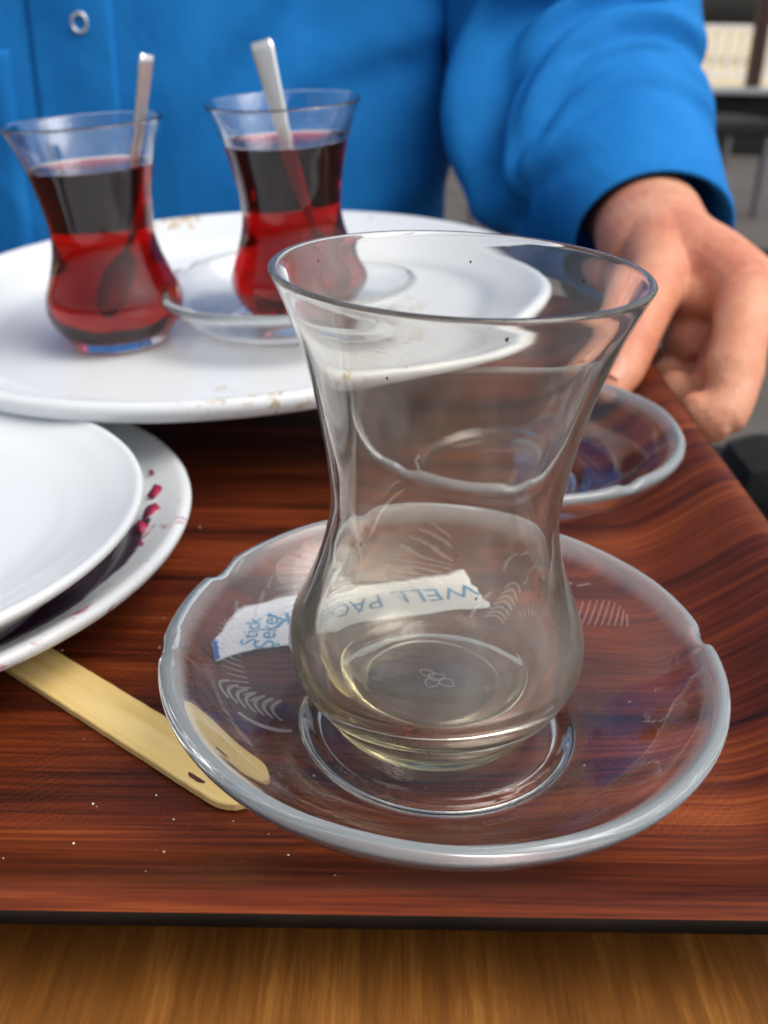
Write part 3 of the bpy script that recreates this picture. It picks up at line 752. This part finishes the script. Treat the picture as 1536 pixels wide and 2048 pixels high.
# index finger, folded against the outside of the tray
limb([KN[0], (11.65, 18.9, 2.9), (11.1, 17.5, 1.95)], [1.25, 1.0, 1.08], 20)
limb([(11.1, 17.5, 1.95), (10.85, 16.7, 1.25), (10.5, 16.4, .8)], [1.06, .88, .95], 20)
limb([(10.5, 16.4, .8), (10.05, 16.45, .72), (9.6, 16.75, .98)], [.93, .88, .68], 20)
limb([KN[1], (12.3, 21.0, 2.2), (11.4, 19.7, .9)], [1.25, 1.08, 1.02], 20)
limb([(11.4, 19.7, .9), (10.8, 19.1, .25), (10.3, 19.0, .15)], [1.02, .95, .9], 20)
limb([(10.3, 19.0, .15), (9.95, 19.2, .4), (9.65, 19.7, .8)], [.9, .84, .68], 20)
limb([KN[2], (12.7, 23.0, 1.6), (11.5, 21.9, .35)], [1.15, 1.0, .95], 18)
limb([(11.5, 21.9, .35), (10.6, 21.5, .1), (9.9, 21.9, .6)], [.95, .88, .66], 18)
limb([KN[3], (12.8, 24.8, 1.2), (11.8, 24.0, .2)], [1.0, .88, .82], 18)
limb([(11.8, 24.0, .2), (10.9, 23.7, .05), (10.1, 23.9, .5)], [.82, .76, .56], 18)
# thumb with its ball and the web to the index
limb([WR, (10.0, 25.2, 4.45), (9.5, 23.0, 4.1)], [1.8, 1.65, 1.3], 20)
limb([(9.5, 23.0, 4.1), (8.6, 20.9, 3.35), (7.8, 19.3, 2.5)], [1.25, 1.04, .98], 20)
limb([(7.8, 19.3, 2.5), (7.15, 18.1, 1.8), (6.55, 17.25, 1.3)], [.98, (.96, .84), (.74, .62)], 20)
limb([(9.5, 23.4, 4.0), (10.5, 22.5, 3.55), (12.0, 21.8, 3.6)], [1.2, .95, 1.05], 16)
hand = fix_normals(mesh_obj('hand', V, F, 'skin', pe))
bake(hand, [('REMESH', dict(mode='VOXEL', voxel_size=.0012, use_smooth_shade=True)), ('SMOOTH', dict(factor=.6, iterations=4))])
# thumb nail
V = []
for i in range(7):
    for j in range(7): V.append(((i-3)*.14*(1-.05*abs(j-3)), (j-3)*.17, .09-.018*(i-3)**2))
F = [(i*7+j, i*7+j+1, (i+1)*7+j+1, (i+1)*7+j) for i in range(6) for j in range(6)]
o = mesh_obj('thumb_nail', V, F, 'nail', hand); o.location = Vector(P3(6.88, 17.4, 2.22))*S; o.rotation_euler = (.55, .05, math.radians(-30))

# ------------------------------------------------------------------ black armchair beside the table
def chair(loc, rz, label, near=True):
    c = empty('armchair', loc, (0, 0, rz), label=label, cat='chair', group='black terrace chairs')
    box('seat', (0, 0, 40), (50, 52, 9), 'black', c, 2.5)
    box('backrest', (24, 0, 58), (7, 54, 44), 'black', c, 2.8)
    for s in (-1, 1):
        box('armrest', (-2, s*27, 62.5), (52, 7, 6.5), 'black', c, 2.6)
        box('arm_post', (-23, s*27, 50.0), (4, 5, 19), 'black', c, 1)
        for q in (-1, 1): box('leg', (q*21, s*23, 18.0), (4, 4, 36), 'metal_leg', c, .8)
    return c
chair((47, 66, -75), 0, 'black armchair beside the table next to the curled fingers')
def stool(loc, rz, label):
    c = empty('stool', loc, (0, 0, rz), label=label, cat='stool', group='low terrace stools')
    box('seat', (0, 0, 41), (38, 38, 7), 'black', c, 1.5)
    for q in (-1, 1):
        for s_3 in (-1, 1): box('leg', (q*16, s_3*16, 18.7), (3.4, 3.4, 37.4), 'metal_leg', c, .6)
stool((158, 500, -75), .3, 'low black stool in front of the low wall')
stool((40, 430, -75), .5, 'low black stool glimpsed between the shirt and its sleeve')

# ------------------------------------------------------------------ terrace edge and what lies beyond
lw = empty('low_wall', (150, 735, -75), label='low dark wall with a pale sill at the terrace edge', cat='wall')
box('wall_panel', (0, 0, 20), (1200, 10, 40), 'darkwall', lw, .5)
box('sill', (0, -2, 42), (1200, 18, 4), 'sill', lw, .8)
wf = empty('window_frame', (150, 735, -31), label='brown wooden window frame standing on the low wall', cat='window frame')
for x in (-360, -170, 52, 98, 290, 480): box('post', (x, 0, 110), (9, 8, 220), 'brownpost', wf, .6)
box('head_rail', (0, 0, 224), (1200, 9, 9), 'brownpost', wf, .6)
rl = empty('white_railing', (400, 1500, -76), label='white baluster railing beyond the window frame', cat='railing')
box('top_rail', (0, 0, 74), (1400, 8, 7), 'whitepaint', rl, .8); box('bottom_rail', (0, 0, 14), (1400, 7, 6), 'whitepaint', rl, .8)
proto = None
for i in range(76):
    if proto is None: proto = box('baluster', (-684, 0, 44), (6, 5, 55), 'whitepaint', rl, .8)
    else:
        b2 = proto.copy(); col.objects.link(b2); b2.parent = rl; b2.location = Vector((-684+18.2*i, 0, 44))*S
rt = random.Random(5)
def tree(x, y, h, wd, label):
    o = empty('tree', (x, y, -76), label=label, cat='tree', group='green trees beyond the railing')
    V, F = [], []; tube_geo(cat([(0, 0, 0), (6, 3, h*.3), (-4, 5, h*.62), (5, 0, h*.85)], 4), [r0[0] for r0 in cat([(18, 0), (14, 0), (9, 0), (4, 0)], 4)], V, F, 10)
    for k_ in range(6):
        a_ = k_*1.05; tube_geo([(0, 0, h*(.35+.07*k_)), (wd*.3*math.cos(a_), wd*.3*math.sin(a_), h*(.45+.07*k_)), (wd*.6*math.cos(a_), wd*.6*math.sin(a_), h*(.52+.07*k_))], [7, 5, 2], V, F, 7)
    mesh_obj('trunk', V, F, 'bark', o)
    V, F = [], []
    cl = [(Vector((rt.gauss(0, .42)*wd, rt.gauss(0, .42)*wd, h*(.62+rt.gauss(0, .2)))), rt.uniform(.14, .3)*wd) for _ in range(26)]
    for i in range(3800):
        c, q = rt.choice(cl); v = Vector((rt.gauss(0, 1), rt.gauss(0, 1), rt.gauss(0, .8))).normalized()*q*rt.uniform(.6, 1.05)
        p = c+v; p.z = max(p.z, 20); s0 = rt.uniform(5, 11); u = Vector((rt.gauss(0, 1), rt.gauss(0, 1), rt.gauss(0, 1))).normalized(); w2 = u.orthogonal().normalized(); i0 = len(V)
        V += [tuple(p-u*s0), tuple(p+w2*s0*.5), tuple(p+u*s0), tuple(p-w2*s0*.5)]; F.append((i0, i0+1, i0+2, i0+3))
    mesh_obj('crown', V, F, 'leaf', o, False)
for x, y, h, wd in ((330, 2350, 420, 190), (640, 2500, 460, 210), (960, 2300, 380, 170), (60, 2450, 430, 200)):
    tree(x, y, h, wd, 'leafy green tree beyond the white railing')
